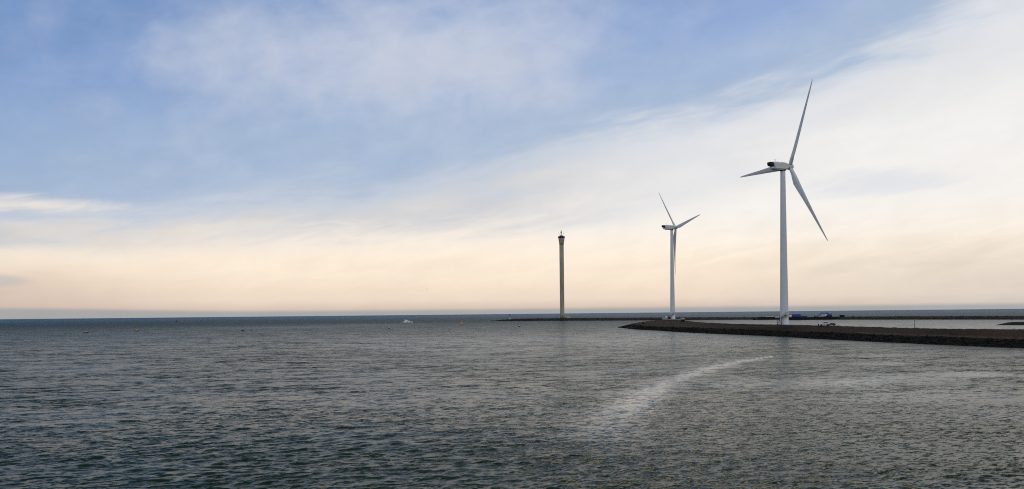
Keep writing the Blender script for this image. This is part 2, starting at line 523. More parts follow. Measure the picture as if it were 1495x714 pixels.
# ------------------------------------------------------------------ dams
# measured stations of the near dam: bearing column, waterline, top of the dark stone, crest line (+ crest height)
ST = [(902, 478.0, 477.9, 477.8, 0.3), (910, 479.0, 476.0, 475.6, 1.5), (922, 480.6, 473.4, 472.7, 2.9), (934, 481.4, 474.9, 470.4, 4.2), (946, 482.0, 476.3, 468.9, 5.0),
      (958, 482.6, 476.8, 467.6, 5.4), (970, 483.4, 477.1, 466.8, 5.5), (988, 484.7, 477.6, 466.6, 5.5), (1002, 485.4, 478.1, 468.2, 5.5), (1016, 486.1, 478.6, 470.0, 5.4), (1036, 487.1, 479.2, 471.3, 5.3),
      (1058, 488.1, 480.0, 472.3, 5.3), (1100, 489.8, 481.3, 473.4, 5.3), (1145, 491.9, 483.4, 473.9, 5.4), (1188, 494.5, 484.8, 474.8, 5.3),
      (1230, 496.6, 486.2, 475.9, 5.2), (1300, 500.0, 489.5, 477.9, 5.0), (1386, 504.0, 492.3, 480.0, 5.1), (1454, 506.9, 495.0, 480.5, 5.1), (1495, 508.2, 496.2, 480.8, 5.1),
      (1600, 512.0, 500.0, 482.5, 5.1), (1800, 520.0, 507.0, 487.0, 5.0)]


def hz(x): return CY - (x - CX) * 0.01023


def catmull(t, xs, ys):
    return np.interp(t, xs, ys)


def dam_rows():
    cols = np.concatenate([np.arange(902, 1020, 2.0), np.arange(1020, 1800, 4.0)])
    xs = [s_[0] for s_ in ST]
    wl, bt, cr, cz = (np.interp(cols, xs, [s_[i] for s_ in ST]) for i in (1, 2, 3, 4))
    rows = []
    for x, yw, yb, yc, zc in zip(cols, wl, bt, cr, cz):
        d0 = CAM_Z * F / (yw - hz(x))
        slope = max(0.38, 0.975 * (x - CX) / F + .223)
        d2 = (CAM_Z - zc) * F / (yc - hz(x))
        d2 = max(d2, d0 + 1.0)
        d1 = min(d0 + 5.5 / slope, d0 + (d2 - d0) * .5)
        if x < 926: d1 = d0 + (d2 - d0) * .75
        p0, p1, p2 = at(x, yw, d0), at(x, yb, d1), at(x, yc, d2)
        dirv = Vector((p0.x, p0.y, 0)).normalized()
        base = p0 - dirv * 2.0; base.z = -1.2
        p0.z = 0
        row = [base, p0, p0.lerp(p1, .5), p1]
        for t in (.15, .3, .45, .6, .75, .88):
            q = p1.lerp(p2, t); row.append(q)
        row.append(p2)
        w = 26.0 if x > 1010 else 40
        if x < 946: w = 40 * max(0.02, (x - 902) / 44)
        q1 = p2 + dirv * (w * .35); q1.z = p2.z - .45 * min(1, p2.z / 3) - w * .35 * p2.z * 0 
        k1 = 12 - (12 - p2.z) * (q1.length / p2.length)
        q1.z = min(q1.z, p2.z - .5)
        q2 = p2 + dirv * w; q2.z = p2.z * .55 - .2
        q3 = p2 + dirv * (w * 1.5 + .5); q3.z = -1.2
        row += [q1, q2, q3]
        rows.append(row)
    return cols, rows


DCOLS, DROWS = dam_rows()
TXS = np.array([r[-1].x / r[-1].y for r in DROWS]); SHEL = np.array([r[-3].y for r in DROWS])
OUT = [(716, 469.0, 468.9), (724, 468.9, 468.2), (735, 468.8, 466.8), (748, 468.7, 465.6), (775, 468.6, 465.0), (821, 468.3, 464.3), (890, 468.1, 463.9), (1000, 467.3, 463.3),
       (1100, 466.8, 463.1), (1150, 466.8, 463.0), (1200, 466.7, 462.6), (1240, 466.7, 462.1), (1300, 466.7, 461.9), (1400, 466.6, 461.5), (1495, 466.6, 461.2), (1700, 466.6, 460.6)]


def out_depth(x):
    return CAM_Z * F / (np.interp(x, [o[0] for o in OUT], [o[1] for o in OUT]) - hz(x))


TXB = np.array([(o[0] - CX) / F for o in OUT]); BRK = np.array([float(out_depth(o[0])) for o in OUT])
TXS_o = np.argsort(TXS); TXS, SHEL = TXS[TXS_o], SHEL[TXS_o]


def ground_material(name, brown, brown2, rock, boundary=True, track=False):
    m = bpy.data.materials.new(name)
    m.use_nodes = True
    n = N(m.node_tree)
    b = m.node_tree.nodes['Principled BSDF']
    b.inputs['Roughness'].default_value = 0.95
    b.inputs['Specular IOR Level'].default_value = 0.12
    geo = n.node('ShaderNodeNewGeometry')
    pos = geo.outputs['Position']
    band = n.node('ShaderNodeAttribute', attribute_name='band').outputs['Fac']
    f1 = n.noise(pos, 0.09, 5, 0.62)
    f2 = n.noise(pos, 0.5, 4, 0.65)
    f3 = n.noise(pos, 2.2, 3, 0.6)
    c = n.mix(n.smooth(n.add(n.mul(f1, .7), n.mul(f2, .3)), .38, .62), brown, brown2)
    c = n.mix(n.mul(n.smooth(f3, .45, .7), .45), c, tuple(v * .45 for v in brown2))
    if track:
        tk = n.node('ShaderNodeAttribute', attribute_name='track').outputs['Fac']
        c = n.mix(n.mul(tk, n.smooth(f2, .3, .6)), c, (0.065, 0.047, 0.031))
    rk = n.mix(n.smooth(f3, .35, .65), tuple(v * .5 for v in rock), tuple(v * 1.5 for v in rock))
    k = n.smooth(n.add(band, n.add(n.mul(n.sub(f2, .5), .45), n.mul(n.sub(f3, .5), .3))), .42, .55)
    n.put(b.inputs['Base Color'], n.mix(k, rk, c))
    bp = n.node('ShaderNodeBump'); bp.inputs['Strength'].default_value = .8; bp.inputs['Distance'].default_value = .3
    n.put(bp.inputs['Height'], n.add(f3, n.mul(f2, 1.5)))
    n.put(b.inputs['Normal'], bp.outputs[0])
    return m


def grid_mesh(name, rows, bands, material, tracks=None, jitter=0.0):
    nr, nc = len(rows), len(rows[0])
    co, bd, tk = [], [], []
    for i, row in enumerate(rows):
        for j, p in enumerate(row):
            q = p.copy()
            if jitter and 1 < j < nc - 3:
                q.z += rng.normal() * jitter
            co.append(q); bd.append(bands[j])
            tk.append(tracks(i, j) if tracks else 0.0)
    fs = [(i * nc + j, (i + 1) * nc + j, (i + 1) * nc + j + 1, i * nc + j + 1) for i in range(nr - 1) for j in range(nc - 1)]
    me = bpy.data.meshes.new(name)
    me.from_pydata(co, [], fs)
    me.polygons.foreach_set('use_smooth', [True] * len(fs))
    a = me.attributes.new('band', 'FLOAT', 'POINT'); a.data.foreach_set('value', bd)
    a = me.attributes.new('track', 'FLOAT', 'POINT'); a.data.foreach_set('value', tk)
    bm = bmesh.new(); bm.from_mesh(me); bmesh.ops.recalc_face_normals(bm, faces=bm.faces[:]); bm.to_mesh(me); bm.free()
    me.materials.append(material)
    o = bpy.data.objects.new(name, me); COL.objects.link(o)
    o['kind'] = 'structure'
    return o


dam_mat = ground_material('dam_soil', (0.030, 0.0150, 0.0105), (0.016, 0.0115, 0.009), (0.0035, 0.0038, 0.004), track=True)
tracks = lambda i, j: 1.0 if (j == 6 + int(max(0, min(4, (DCOLS[i] - 1060) / 30))) and 1060 < DCOLS[i] < 1200) or (j == 4 and DCOLS[i] > 1250) else 0.0
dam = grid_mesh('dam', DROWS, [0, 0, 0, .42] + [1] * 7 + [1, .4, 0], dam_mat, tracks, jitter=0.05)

out_mat = ground_material('breakwater_stone', (0.036, 0.030, 0.024), (0.030, 0.031, 0.029), (0.020, 0.021, 0.022))
orow = []
for x in np.concatenate([np.arange(716, 780, 2.0), np.arange(780, 1700, 8.0)]):
    yw = np.interp(x, [o[0] for o in OUT], [o[1] for o in OUT]); yt = np.interp(x, [o[0] for o in OUT], [o[2] for o in OUT])
    d0 = CAM_Z * F / (yw - hz(x)); p0 = at(x, yw, d0); p0.z = 0
    wd = 14 * min(1, max(.05, (x - 714) / 30))
    p2 = at(x, yt, d0 + wd)
    dirv = Vector((p0.x, p0.y, 0)).normalized()
    b0 = p0 - dirv * 2; b0.z = -1.2
    m1 = p0.lerp(p2, .5); m1.z += .25
    q1 = p2 + dirv * wd * .8; q1.z = p2.z - .15
    q2 = p2 + dirv * wd * 2.0; q2.z = -1.2
    orow.append([b0, p0, m1, p2, q1, q2])
breakwater = grid_mesh('breakwater', orow, [0, 0.2, .55, 1, 1, 0], out_mat, jitter=0.12)

HD = [(1452, 474.7, 474.6), (1458, 474.7, 473.6), (1464, 474.7, 472.2), (1472, 474.7, 470.7), (1480, 474.7, 470.0), (1495, 474.7, 469.8), (1560, 474.8, 469.3), (1800, 475.2, 468.5)]
hrow = []
for x in np.arange(1452, 1800, 4.0):
    yw, yt = (np.interp(x, [h[0] for h in HD], [h[i] for h in HD]) for i in (1, 2))
    d0 = CAM_Z * F / (yw - hz(x)); p0 = at(x, yw, d0); p0.z = 0
    p2 = at(x, yt, d0 + 6 * min(1, (x - 1450) / 20))
    dirv = Vector((p0.x, p0.y, 0)).normalized()
    b0 = p0 - dirv * 2; b0.z = -1.2
    q1 = p2 + dirv * 6; q1.z = p2.z - .1
    q2 = p2 + dirv * 14; q2.z = -1.2
    hrow.append([b0, p0, p0.lerp(p2, .5), p2, q1, q2])
jetty_mat = ground_material('jetty_stone', (0.016, 0.016, 0.016), (0.012, 0.013, 0.014), (0.008, 0.0085, 0.009))
jetty = grid_mesh('jetty', hrow, [0, 0, .3, 1, 1, 0], jetty_mat, jitter=0.08)

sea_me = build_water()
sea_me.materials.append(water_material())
sea = bpy.data.objects.new('sea', sea_me)
COL.objects.link(sea)
sea['kind'] = 'structure'

# loose armour stone (nobody could count it)
def rock_field(name, n, picker, smin, smax, material):
    bm = bmesh.new(); bmesh.ops.create_icosphere(bm, subdivisions=1, radius=1)
    base = np.array([v.co[:] for v in bm.verts]); bm.verts.index_update()
    fc = np.array([[v.index for v in f.verts] for f in bm.faces]); bm.free()
    V, Fc = [], []
    for i in range(n):
        p, s_ = picker(i), rng.uniform(smin, smax) * rng.choice([.6, .8, 1, 1.25])
        b = base * (1 + rng.normal(0, .16, (len(base), 1))) * np.array([rng.uniform(.7, 1.3), rng.uniform(.7, 1.3), rng.uniform(.5, .9)]) * s_
        a = rng.uniform(0, 6.28); t = rng.normal(0, .5)
        Rz = np.array([[math.cos(a), -math.sin(a), 0], [math.sin(a), math.cos(a), 0], [0, 0, 1]])
        Rx = np.array([[1, 0, 0], [0, math.cos(t), -math.sin(t)], [0, math.sin(t), math.cos(t)]])
        V.append(b @ (Rz @ Rx).T + np.array(p)); Fc.append(fc + i * len(base))
    me = bpy.data.meshes.new(name)
    me.from_pydata(np.concatenate(V).tolist(), [], np.concatenate(Fc).tolist())
    me.materials.append(material)
    o = bpy.data.objects.new(name, me); COL.objects.link(o)
    o['kind'] = 'stuff'
    return o


def pick_dam(i):
    r_ = min(len(DROWS) - 1, int(rng.uniform(0, 1) * 215))
    row = DROWS[r_]; nx = DROWS[min(r_ + 1, len(DROWS) - 1)]
    t, u = rng.uniform(-.12, 1.0), rng.uniform()
    a = row[1].lerp(nx[1], u); b = row[3].lerp(nx[3], u)
    p = a + (b - a) * t; p.z -= .1
    return p


def pick_out(i):
    r_ = int(rng.uniform(0, 1) ** 1.0 * 126)
    row = orow[r_]; nx = orow[min(r_ + 1, len(orow) - 1)]
    u = rng.uniform(); a = row[1].lerp(nx[1], u); b = row[3].lerp(nx[3], u)
    return a + (b - a) * rng.uniform(-.05, .95)


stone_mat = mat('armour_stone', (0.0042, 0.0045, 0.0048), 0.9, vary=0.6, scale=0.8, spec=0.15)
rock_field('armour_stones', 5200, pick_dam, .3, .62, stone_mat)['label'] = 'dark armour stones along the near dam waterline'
stone2 = mat('breakwater_boulder', (0.026, 0.027, 0.027), 0.9, vary=0.5, scale=0.4, spec=0.15)
rock_field('breakwater_stones', 2200, pick_out, .6, 1.2, stone2)['label'] = 'grey armour stones on the far breakwater slope'

# ------------------------------------------------------------------ placing on the dam
def project(p):
    z = p.z - CAM_Z
    r_ = p.x * math.cos(ROLL) - z * math.sin(ROLL); u_ = p.x * math.sin(ROLL) + z * math.cos(ROLL)
    return CX + F * r_ / p.y, CY - F * u_ / p.y


def on_rows(rows, xcols, x, y=None, j0=1, j1=None):
    """point on a dam surface seen in column x at height y (None: on the crest)"""
    i = int(np.clip(np.searchsorted(xcols, x), 1, len(rows) - 1))
    t = (x - xcols[i - 1]) / (xcols[i] - xcols[i - 1])
    row = [a.lerp(b, t) for a, b in zip(rows[i - 1], rows[i])]
    if y is None: return row[10]
    for a, b in zip(row[j0:10], row[j0 + 1:11]):
        ya, yb = project(a)[1], project(b)[1]
        if yb <= y <= ya: return a.lerp(b, (ya - y) / max(1e-6, ya - yb))
    return row[10]


def face(p): return -math.atan2(p.x, p.y)


def out_top(x, dy=None):
    d0 = float(out_depth(x)); yt = float(np.interp(x, [o[0] for o in OUT], [o[2] for o in OUT]))
    return at(x, yt, d0 + 14)


# ------------------------------------------------------------------ wind turbines
def blade_mesh(ax, span, lead, Rr, cone):
    n = 20
    st = [(0.022, 1.0, 1.9, 18), (0.05, 1.0, 1.9, 18), (0.09, .92, 2.1, 20), (0.14, .62, 2.9, 21), (0.20, .40, 3.55, 19), (0.28, .32, 3.3, 16), (0.38, .28, 2.8, 12.5),
          (0.5, .25, 2.3, 9), (0.62, .22, 1.85, 6.5), (0.74, .20, 1.45, 4.5), (0.85, .18, 1.1, 3), (0.93, .18, .8, 2), (0.98, .18, .5, 1.5), (1.0, .18, .12, 1)]
    rings = []
    for r_, th_, ch, pt in st:
        p = R(pt)
        l = lead * math.cos(p) + ax * math.sin(p)
        nrm = ax * math.cos(p) - lead * math.sin(p)
        c0 = span * (r_ * Rr) + ax * (cone * r_ * r_)
        ring = []
        for i in range(n):
            a = 2 * math.pi * i / n
            u = math.cos(a); v = math.sin(a)
            rd = min(1.0, max(0.0, (th_ - .4) / .6))
            x = (u * .5 + (-.2 * (1 - rd))) * ch
            tt = v * .5 * th_ * ch * (1.0 if rd > .95 else (0.62 + .38 * u) * (1 - rd) + rd)
            ring.append(c0 + l * x + nrm * tt)
        rings.append(ring)
    return MB().loft(rings)


def wind_turbine(label, hx, hy, d, azd, tilt, phase, Rr, cone, base_y, overhang, foundation=False):
    hub = at(hx, hy, d)
    a_ = R(azd)
    axh = Vector((math.sin(a_), math.cos(a_), 0)); h = Vector((math.cos(a_), -math.sin(a_), 0))
    ax = Vector((math.sin(a_) * math.cos(tilt), math.cos(a_) * math.cos(tilt), math.sin(tilt)))
    v = h.cross(ax); v = v if v.z > 0 else -v
    tc_ = hub - axh * overhang
    zb = CAM_Z - (base_y - hz(hx)) / F * tc_.y
    root = thing('wind_turbine', label, 'wind turbine', (tc_.x, tc_.y, zb), 0, 'white wind turbines on the dam')
    O = Vector((tc_.x, tc_.y, zb))
    H = hub - O
    top = H.z - 2.0
    # tower: three welded cans with slim flanges
    prof = [(2.25, -0.6), (2.25, .25), (2.08, .3)]
    for k in range(1, 25):
        z = .3 + (top - .3) * k / 24
        prof.append((2.08 + (1.2 - 2.08) * k / 24, z))
    tower = MB().lathe(prof, 40).build('tower', 'turbine_white', root)
    if foundation:
        MB().lathe([(8.6, -1.0), (8.6, .05), (8.1, .16), (2.3, .2)], 40).build('foundation', 'tower_concrete', root)
        MB().lathe([(8.9, -3.2), (9.0, -.25), (8.9, -.2), (8.65, -.3)], 40).build('foundation_shade', 'steel_dark', root)  # dark ring standing in for the shadow line under the slab edge
    # local frame facing the viewer
    rz = face(O)
    Rm = Matrix.Rotation(rz, 4, 'Z')
    door = MB()
    dz = 4.9
    door.box(.55, 1.45, -2.09, -1.75, dz + .05, dz + 2.2, bevel=.05)
    door.build('door', 'nacelle_grey', tower, Rm)
    lamp = MB().box(.9, 1.1, -2.2, -1.9, dz + 2.5, dz + 2.7); lamp.build('door_lamp', 'steel_grey', tower, Rm)
    stm = MB()
    def flight(p0, p1, y0, y1, nst):
        for yy in (y0, y1):
            stm.box(-.06, .06, yy - .05, yy + .05, 0, 1)  # placeholder edge, reshaped below
            k = len(stm.v) - 8
            for q in range(8):
                x, y, z = stm.v[k + q]
                fx = 0 if x < 0 else 1
                stm.v[k + q] = (p0[0] + (p1[0] - p0[0]) * fx, y, p0[1] + (p1[1] - p0[1]) * fx + (z - .5) * .34)
        for q in range(nst):
            t = (q + .5) / nst
            x, z = p0[0] + (p1[0] - p0[0]) * t, p0[1] + (p1[1] - p0[1]) * t
            stm.box(x - .17, x + .17, y0, y1, z - .03, z + .03)
        for yy in (y0, y1):      # handrail
            stm.tube((p0[0], yy, p0[1] + 1.1), (p1[0], yy, p1[1] + 1.1), .045, n=6)
            for t in (0, .33, .66, 1):
                x, z = p0[0] + (p1[0] - p0[0]) * t, p0[1] + (p1[1] - p0[1]) * t
                stm.tube((x, yy, z), (x, yy, z + 1.1), .035, n=5)
    flight((-3.5, 0), (-1.9, 2.9), -3.9, -2.9, 12)
    flight((-1.5, 3.05), (.5, dz), -3.4, -2.4, 9)
    stm.box(-2.2, -1.3, -3.9, -2.3, 2.95, 3.05)
    stm.box(.45, 1.75, -3.45, -1.9, dz - .1, dz)
    for x, y in ((-2.15, -3.85), (-1.4, -3.85), (-2.15, -2.4), (-1.4, -2.4), (-3.3, -2.6)):
        stm.tube((x, y, -.3), (x, y, 4.1), .09, n=6)
    stm.tube((-2.15, -3.85, .1), (-1.4, -3.85, 2.9), .05, n=5); stm.tube((-1.4, -3.85, .1), (-2.15, -3.85, 2.9), .05, n=5)
    for x, y in ((.5, -3.4), (1.7, -3.4), (1.7, -2.3)):
        stm.tube((x, y, dz - 1.0), (x, y, dz + 1.1), .05, n=6)
    stm.tube((.5, -3.4, dz + 1.1), (1.7, -3.4, dz + 1.1), .05, n=6); stm.tube((1.7, -3.4, dz + 1.1), (1.7, -2.0, dz + 1.1), .05, n=6)
    stm.tube((.6, -3.3, dz - .1), (.9, -1.95, dz - 1.6), .06, n=6); stm.tube((1.6, -3.3, dz - .1), (1.1, -1.9, dz - 1.6), .06, n=6)
    stm.build('stair', 'steel_dark', root, Rm)
    # nacelle, level, along the axis
    up = Vector((0, 0, 1))
    def P(s, wv, z): return H + axh * s + h * wv + up * z
    def ring(s_top, s_bot, hw, zt, zb_, ch):
        pts = [(hw - ch, zt), (hw, zt - ch), (hw, zb_ + ch * 1.2), (hw - ch, zb_), (-hw + ch, zb_), (-hw, zb_ + ch * 1.2), (-hw, zt - ch), (-hw + ch, zt)]
        return [P(s_bot + (s_top - s_bot) * (z - zb_) / (zt - zb_), x, z) for x, z in pts]
    nb = MB().loft([ring(-10.9, -9.6, 1.55, 1.75, -1.75, .45), ring(-10.6, -9.3, 1.78, 1.9, -1.95, .5), ring(-4.6, -4.4, 1.85, 1.9, -2.05, .55), ring(-2.7, -2.6, 1.6, 1.75, -1.75, .55), ring(-1.25, -1.25, 1.15, 1.2, -1.2, .45)], smooth=False)
    nac = nb.build('nacelle', 'nacelle_grey', root)
    cb = MB()
    cb.loft([ring(-12.6, -12.2, 1.35, 1.75, -.05, .25), ring(-10.7, -10.2, 1.55, 1.8, -.35, .3)], smooth=False)
    cooler = cb.build('cooler', 'louvre_black', nac)
    fin = MB()
    for k in range(5):
        z = .12 + k * .33
        fin.poly([P(-12.72, -1.15, z), P(-12.72, 1.15, z), P(-12.55, 1.15, z + .06), P(-12.55, -1.15, z + .06)], [(0, 1, 2, 3)])
    fin.build('louvre', 'steel_dark', nac)
    MB().loft([ring(-11.3, -11.3, 1.1, -.55, -1.5, .2), ring(-9.6, -9.6, 1.3, -.45, -1.7, .2)], smooth=False).build('rear_hatch', 'nacelle_grey', nac)
    mm = MB().tube(P(-8.6, 0, 1.85), P(-8.6, 0, 3.1), .06, n=6); mm.tube(P(-8.6, -.6, 3.05), P(-8.6, .6, 3.05), .05, n=6)
    mm.tube(P(-8.6, -.6, 3.05), P(-8.6, -.6, 3.45), .09, n=6); mm.tube(P(-8.6, .6, 3.05), P(-8.6, .6, 3.35), .09, n=6)
    mm.build('wind_vane', 'steel_grey', nac)
    MB().loft([[P(-7.2 + .12 * math.cos(q * 1.0472), .12 * math.sin(q * 1.0472), z) for q in range(6)] for z in (1.85, 2.5)]).build('aviation_lamp', 'red', nac)
    MB().lathe([(1.32, top - .35), (1.5, top - .2), (1.5, top + .25), (1.35, top + .3)], 32).build('yaw_ring', 'steel_dark', root)
    # hub with nose cone
    prof = [(1.1, -1.25), (1.45, -1.0), (1.58, -.2), (1.5, .7), (1.2, 1.45), (.7, 1.95), (.25, 2.15), (.02, 2.2)]
    rings = [[H + ax * z + (h * math.cos(2 * math.pi * i / 24) + v * math.sin(2 * math.pi * i / 24)) * r_ for i in range(24)] for r_, z in prof]
    hubo = MB().loft(rings).build('hub', 'nacelle_grey', root)
    for k in range(3):
        f = phase + k * 2 * math.pi / 3
        span = h * math.sin(f) + v * math.cos(f)
        lead = -(h * math.cos(f) - v * math.sin(f))
        bm_ = blade_mesh(ax, span, lead, Rr, cone)
        bl = bm_.build('blade', 'blade_white', root)
        bl.location = H
    return root, O


t1, T1 = wind_turbine('tall nearer white wind turbine on the brown dam left of the two parked cars', 1153.08, 243.56, 417, 72.16, .1353, .5638, 44.97, .58, 473.6, 4.2)
t2, T2 = wind_turbine('smaller farther white wind turbine on a round slab near the tip of the dam', 986.3, 332.25, 711, 75.32, .139, 1.4312, 43.9, 1.78, 466.0, 3.6, True)
S2 = T2.y / F     # metres per measured unit at the far turbine

# ------------------------------------------------------------------ radar tower on the breakwater
p = at(820.9, 464.6, float(out_depth(821)) + 15)
RT = p; k_ = RT.y / F
rt = thing('radar_tower', 'slender grey fluted concrete radar tower with a flared head on the far breakwater', 'radar tower', tuple(RT))
hgt = (464.6 - 347.4) * k_
def fluted(prof, n=96, ribs=10, depth=.085):
    rings = []
    for r_, z, dp in prof:
        rings.append([((r_ * (1 - dp * (0.5 + .5 * math.cos(ribs * 2 * math.pi * i / n)) ** 3)) * math.cos(2 * math.pi * i / n),
                       (r_ * (1 - dp * (0.5 + .5 * math.cos(ribs * 2 * math.pi * i / n)) ** 3)) * math.sin(2 * math.pi * i / n), z) for i in range(n)])
    return MB().loft(rings, smooth=True)
rs = 3.15 * k_
zf = hgt - 10.0 * k_
fluted([(rs * 1.02, -2, 0), (rs * 1.02, 8, 0), (rs, 8.5, .16), (rs * 1.02, zf * .5, .16), (rs * 1.04, zf, .16)]).build('shaft', 'tower_concrete', rt)
fluted([(rs * 1.05, zf, .2), (rs * 1.12, zf + 2.5 * k_, .2), (rs * 1.3, zf + 6 * k_, .2), (rs * 1.48, hgt, .2)]).build('flared_head', 'tower_concrete', rt)
pl = MB().lathe([(rs * 1.5, hgt), (rs * 1.62, hgt + .3), (rs * 1.62, hgt + 1.9), (rs * 1.55, hgt + 2.0), (rs * 1.5, hgt + 1.0), (.1, hgt + 1.0)], 40).build('platform', 'louvre_black', rt)
rail = MB()
for i in range(20):
    a = i / 20 * 6.2832
    rail.tube((rs * 1.5 * math.cos(a), rs * 1.5 * math.sin(a), hgt + 1.9), (rs * 1.5 * math.cos(a), rs * 1.5 * math.sin(a), hgt + 3.0), .06, n=5)
rail.lathe([(rs * 1.52, hgt + 2.95), (rs * 1.54, hgt + 3.05), (rs * 1.5, hgt + 3.1), (rs * 1.48, hgt + 3.0)], 32)
rail.build('railing', 'steel_dark', pl)
MB().box(-2.2, 2.0, -1.6, 1.6, hgt + 1.0, hgt + 4.0, bevel=.15).build('equipment_hut', 'concrete', rt)
MB().tube((-.4, 0, hgt + 4), (-.4, 0, hgt + 8.2), .9, .45, 10).build('mast', 'tan_concrete', rt)
MB().lathe([(.5, hgt + 7.6), (1.5, hgt + 7.9), (1.25, hgt + 8.7), (.7, hgt + 9.6), (.55, hgt + 11.2), (1.0, hgt + 11.5), (1.0, hgt + 12.0), (.05, hgt + 12.2)], 16, (-.4, 0)).build('radar_scanner', 'steel_dark', rt)
for sx in (-1, 1):
    MB().tube((-.4 + sx * 1.6, 0, hgt + 3.6), (-.4 + sx * 4.9, 0, hgt + 9.2), .22, .14, 6).build('antenna', 'rust', rt)
dd = MB().box(-.6, .6, -rs * 1.06, -rs * .8, .2, 2.6); dd.build('door', 'steel_dark', rt, Matrix.Rotation(face(RT), 4, 'Z'))

# pale stepped block at the tower foot
blk = thing('concrete_block', 'pale tan stepped concrete block against the right foot of the radar tower', 'concrete block', tuple(at(828.3, 464.8, RT.y + 1)), face(RT))
b1 = MB().box(-4.8 * k_, 4.9 * k_, -3, 3, -1.5, 2.9 * k_, taper=(.72, .8)).build('lower_step', 'tan_concrete', blk)
MB().box(-4.6 * k_, .8 * k_, -2.2, 2.2, 2.9 * k_, 5.3 * k_, taper=(.8, .85)).build('upper_step', 'tan_concrete', blk)
MB().box(-2.6 * k_, -1.6 * k_, -2.95, -2.4, .1, 2.2).build('door', 'steel_dark', blk)

# blue cabin left of the tower
bp_ = at(813.4, 464.6, RT.y - 2)
cabn = thing('site_cabin', 'tiny blue cabin on the breakwater just left of the radar tower', 'cabin', tuple(bp_), face(bp_))
MB().box(-.65, .65, -.65, .65, -.2, 2.5, bevel=.05).build('body', 'blue', cabn)
MB().box(-.72, .72, -.72, .72, 2.5, 2.72, taper=(.8, .8)).build('roof', 'light_blue', cabn)
MB().box(-.4, .4, -.70, -.655, .1, 2.1).build('door', 'light_blue', cabn)

# beacon at the breakwater tip
bp_ = at(744.5, 466.0, float(out_depth(744.5)) + 8); k2 = bp_.y / F
bc = thing('harbour_beacon', 'slim beacon with a dark top and white base on the breakwater tip', 'beacon', tuple(bp_))
MB().lathe([(.9, -.6), (.8, 1.0), (.75, 3.2), (.9, 3.3), (.9, 3.5)], 16).build('base', 'white', bc)
MB().tube((0, 0, 3.5), (0, 0, 6.6), .28, .22, 8).build('mast', 'steel_dark', bc)
MB().lathe([(.35, 6.0), (.75, 6.1), (.75, 8.4), (.5, 8.6), (.1, 9.0)], 14).build('lantern', 'steel_dark', bc)

# ------------------------------------------------------------------ boats and buoys
def hull_rings(L, B, Hh, draft=.35, bow=1.0, flare=1.25, n=11):
    rings = []
    for i in range(n):
        t = i / (n - 1)
        w_ = B / 2 * (1 - max(0, (t - .45) / .55) ** 2.2) * (1 if t > .05 else .94)
        w_ = max(w_, .02)
        sh = Hh * (1 + .38 * max(0, t - .4) ** 1.5 * bow)
        x = -L / 2 + L * t
        over = .06 * L * max(0, t - .6)
        rings.append([(x, -w_ / flare * .55, -draft), (x + over * .5, -w_ / flare, 0.0), (x + over, -w_, sh), (x + over, w_, sh), (x + over * .5, w_ / flare, 0.0), (x, w_ / flare * .55, -draft)])
    return rings


# white motor yacht
yp = on_water(595, 471.2)
ky = yp.y / F
yt = thing('motor_yacht', 'white motor yacht with dark windows cruising left of the breakwater', 'yacht', (yp.x, yp.y, 0), face(yp))
L = 14.6 * ky
hl = MB().loft(hull_rings(L, 4.4, 1.7, .6, .9), smooth=False).build('hull', 'white', yt)
MB().loft([[(x_, y_, z_ - .32) for x_, y_, z_ in ((r_[1][0], r_[1][1] * 1.012, .34), (r_[1][0], r_[1][1] * 1.06, .52), (r_[4][0], r_[4][1] * 1.06, .52), (r_[4][0], r_[4][1] * 1.012, .34))] for r_ in hull_rings(L, 4.4, 1.7, .6, .9)], smooth=False).build('boot_stripe', 'steel_dark', hl)
cbm = MB().box(-L * .33, L * .22, -1.7, 1.7, 1.7, 3.05, taper=(.82, .85), bevel=.12).build('cabin', 'white', yt)
for sy in (-1, 1):
    MB().box(-L * .16, L * .15, sy * 1.62 - .05, sy * 1.62 + .05, 2.15, 2.7, bevel=.03).build('window', 'glass', cbm)
MB().poly([(L * .200, -1.3, 2.2), (L * .200, 1.3, 2.2), (L * .172, 1.2, 2.85), (L * .172, -1.2, 2.85)], [(0, 1, 2, 3)]).build('windscreen', 'glass', cbm)
MB().box(-L * .30, L * .06, -1.45, 1.45, 3.05, 3.75, taper=(.9, .9), bevel=.08).build('flybridge', 'white', yt)
MB().box(-L * .31, -L * .02, -1.35, 1.35, 4.55, 4.72).build('hardtop', 'white', yt)
for x_ in (-L * .29, -L * .04):
    for y_ in (-1.25, 1.25): MB().tube((x_, y_, 3.6), (x_, y_, 4.6), .07, n=6).build('hardtop_post', 'steel_grey', yt)
rm = MB().tube((-L * .22, 0, 4.7), (-L * .27, 0, 6.0), .09, .05, 6); rm.box(-L * .27, -L * .2, -.5, .5, 5.2, 5.32)
rm.build('radar_mast', 'white', yt)
for sy in (-1, 1):
    rl = []
    for q in range(10):
        t = .52 + q * .05
        rl.append(Vector((-L / 2 + L * t, sy * 2.1 * .93 * (1 - ((t - .45) / .55) ** 2.2), 2.55)))
    rm = MB()
    rm.loft([[p_ + Vector((0, .03 * math.cos(a_), .03 * math.sin(a_))) for a_ in (0, 1.57, 3.14, 4.71)] for p_ in rl])
    for p_ in rl[::2]: rm.box(p_.x - .025, p_.x + .025, p_.y - .025, p_.y + .025, 1.75, 2.56)
    rm.build('railing', 'steel_grey', yt)

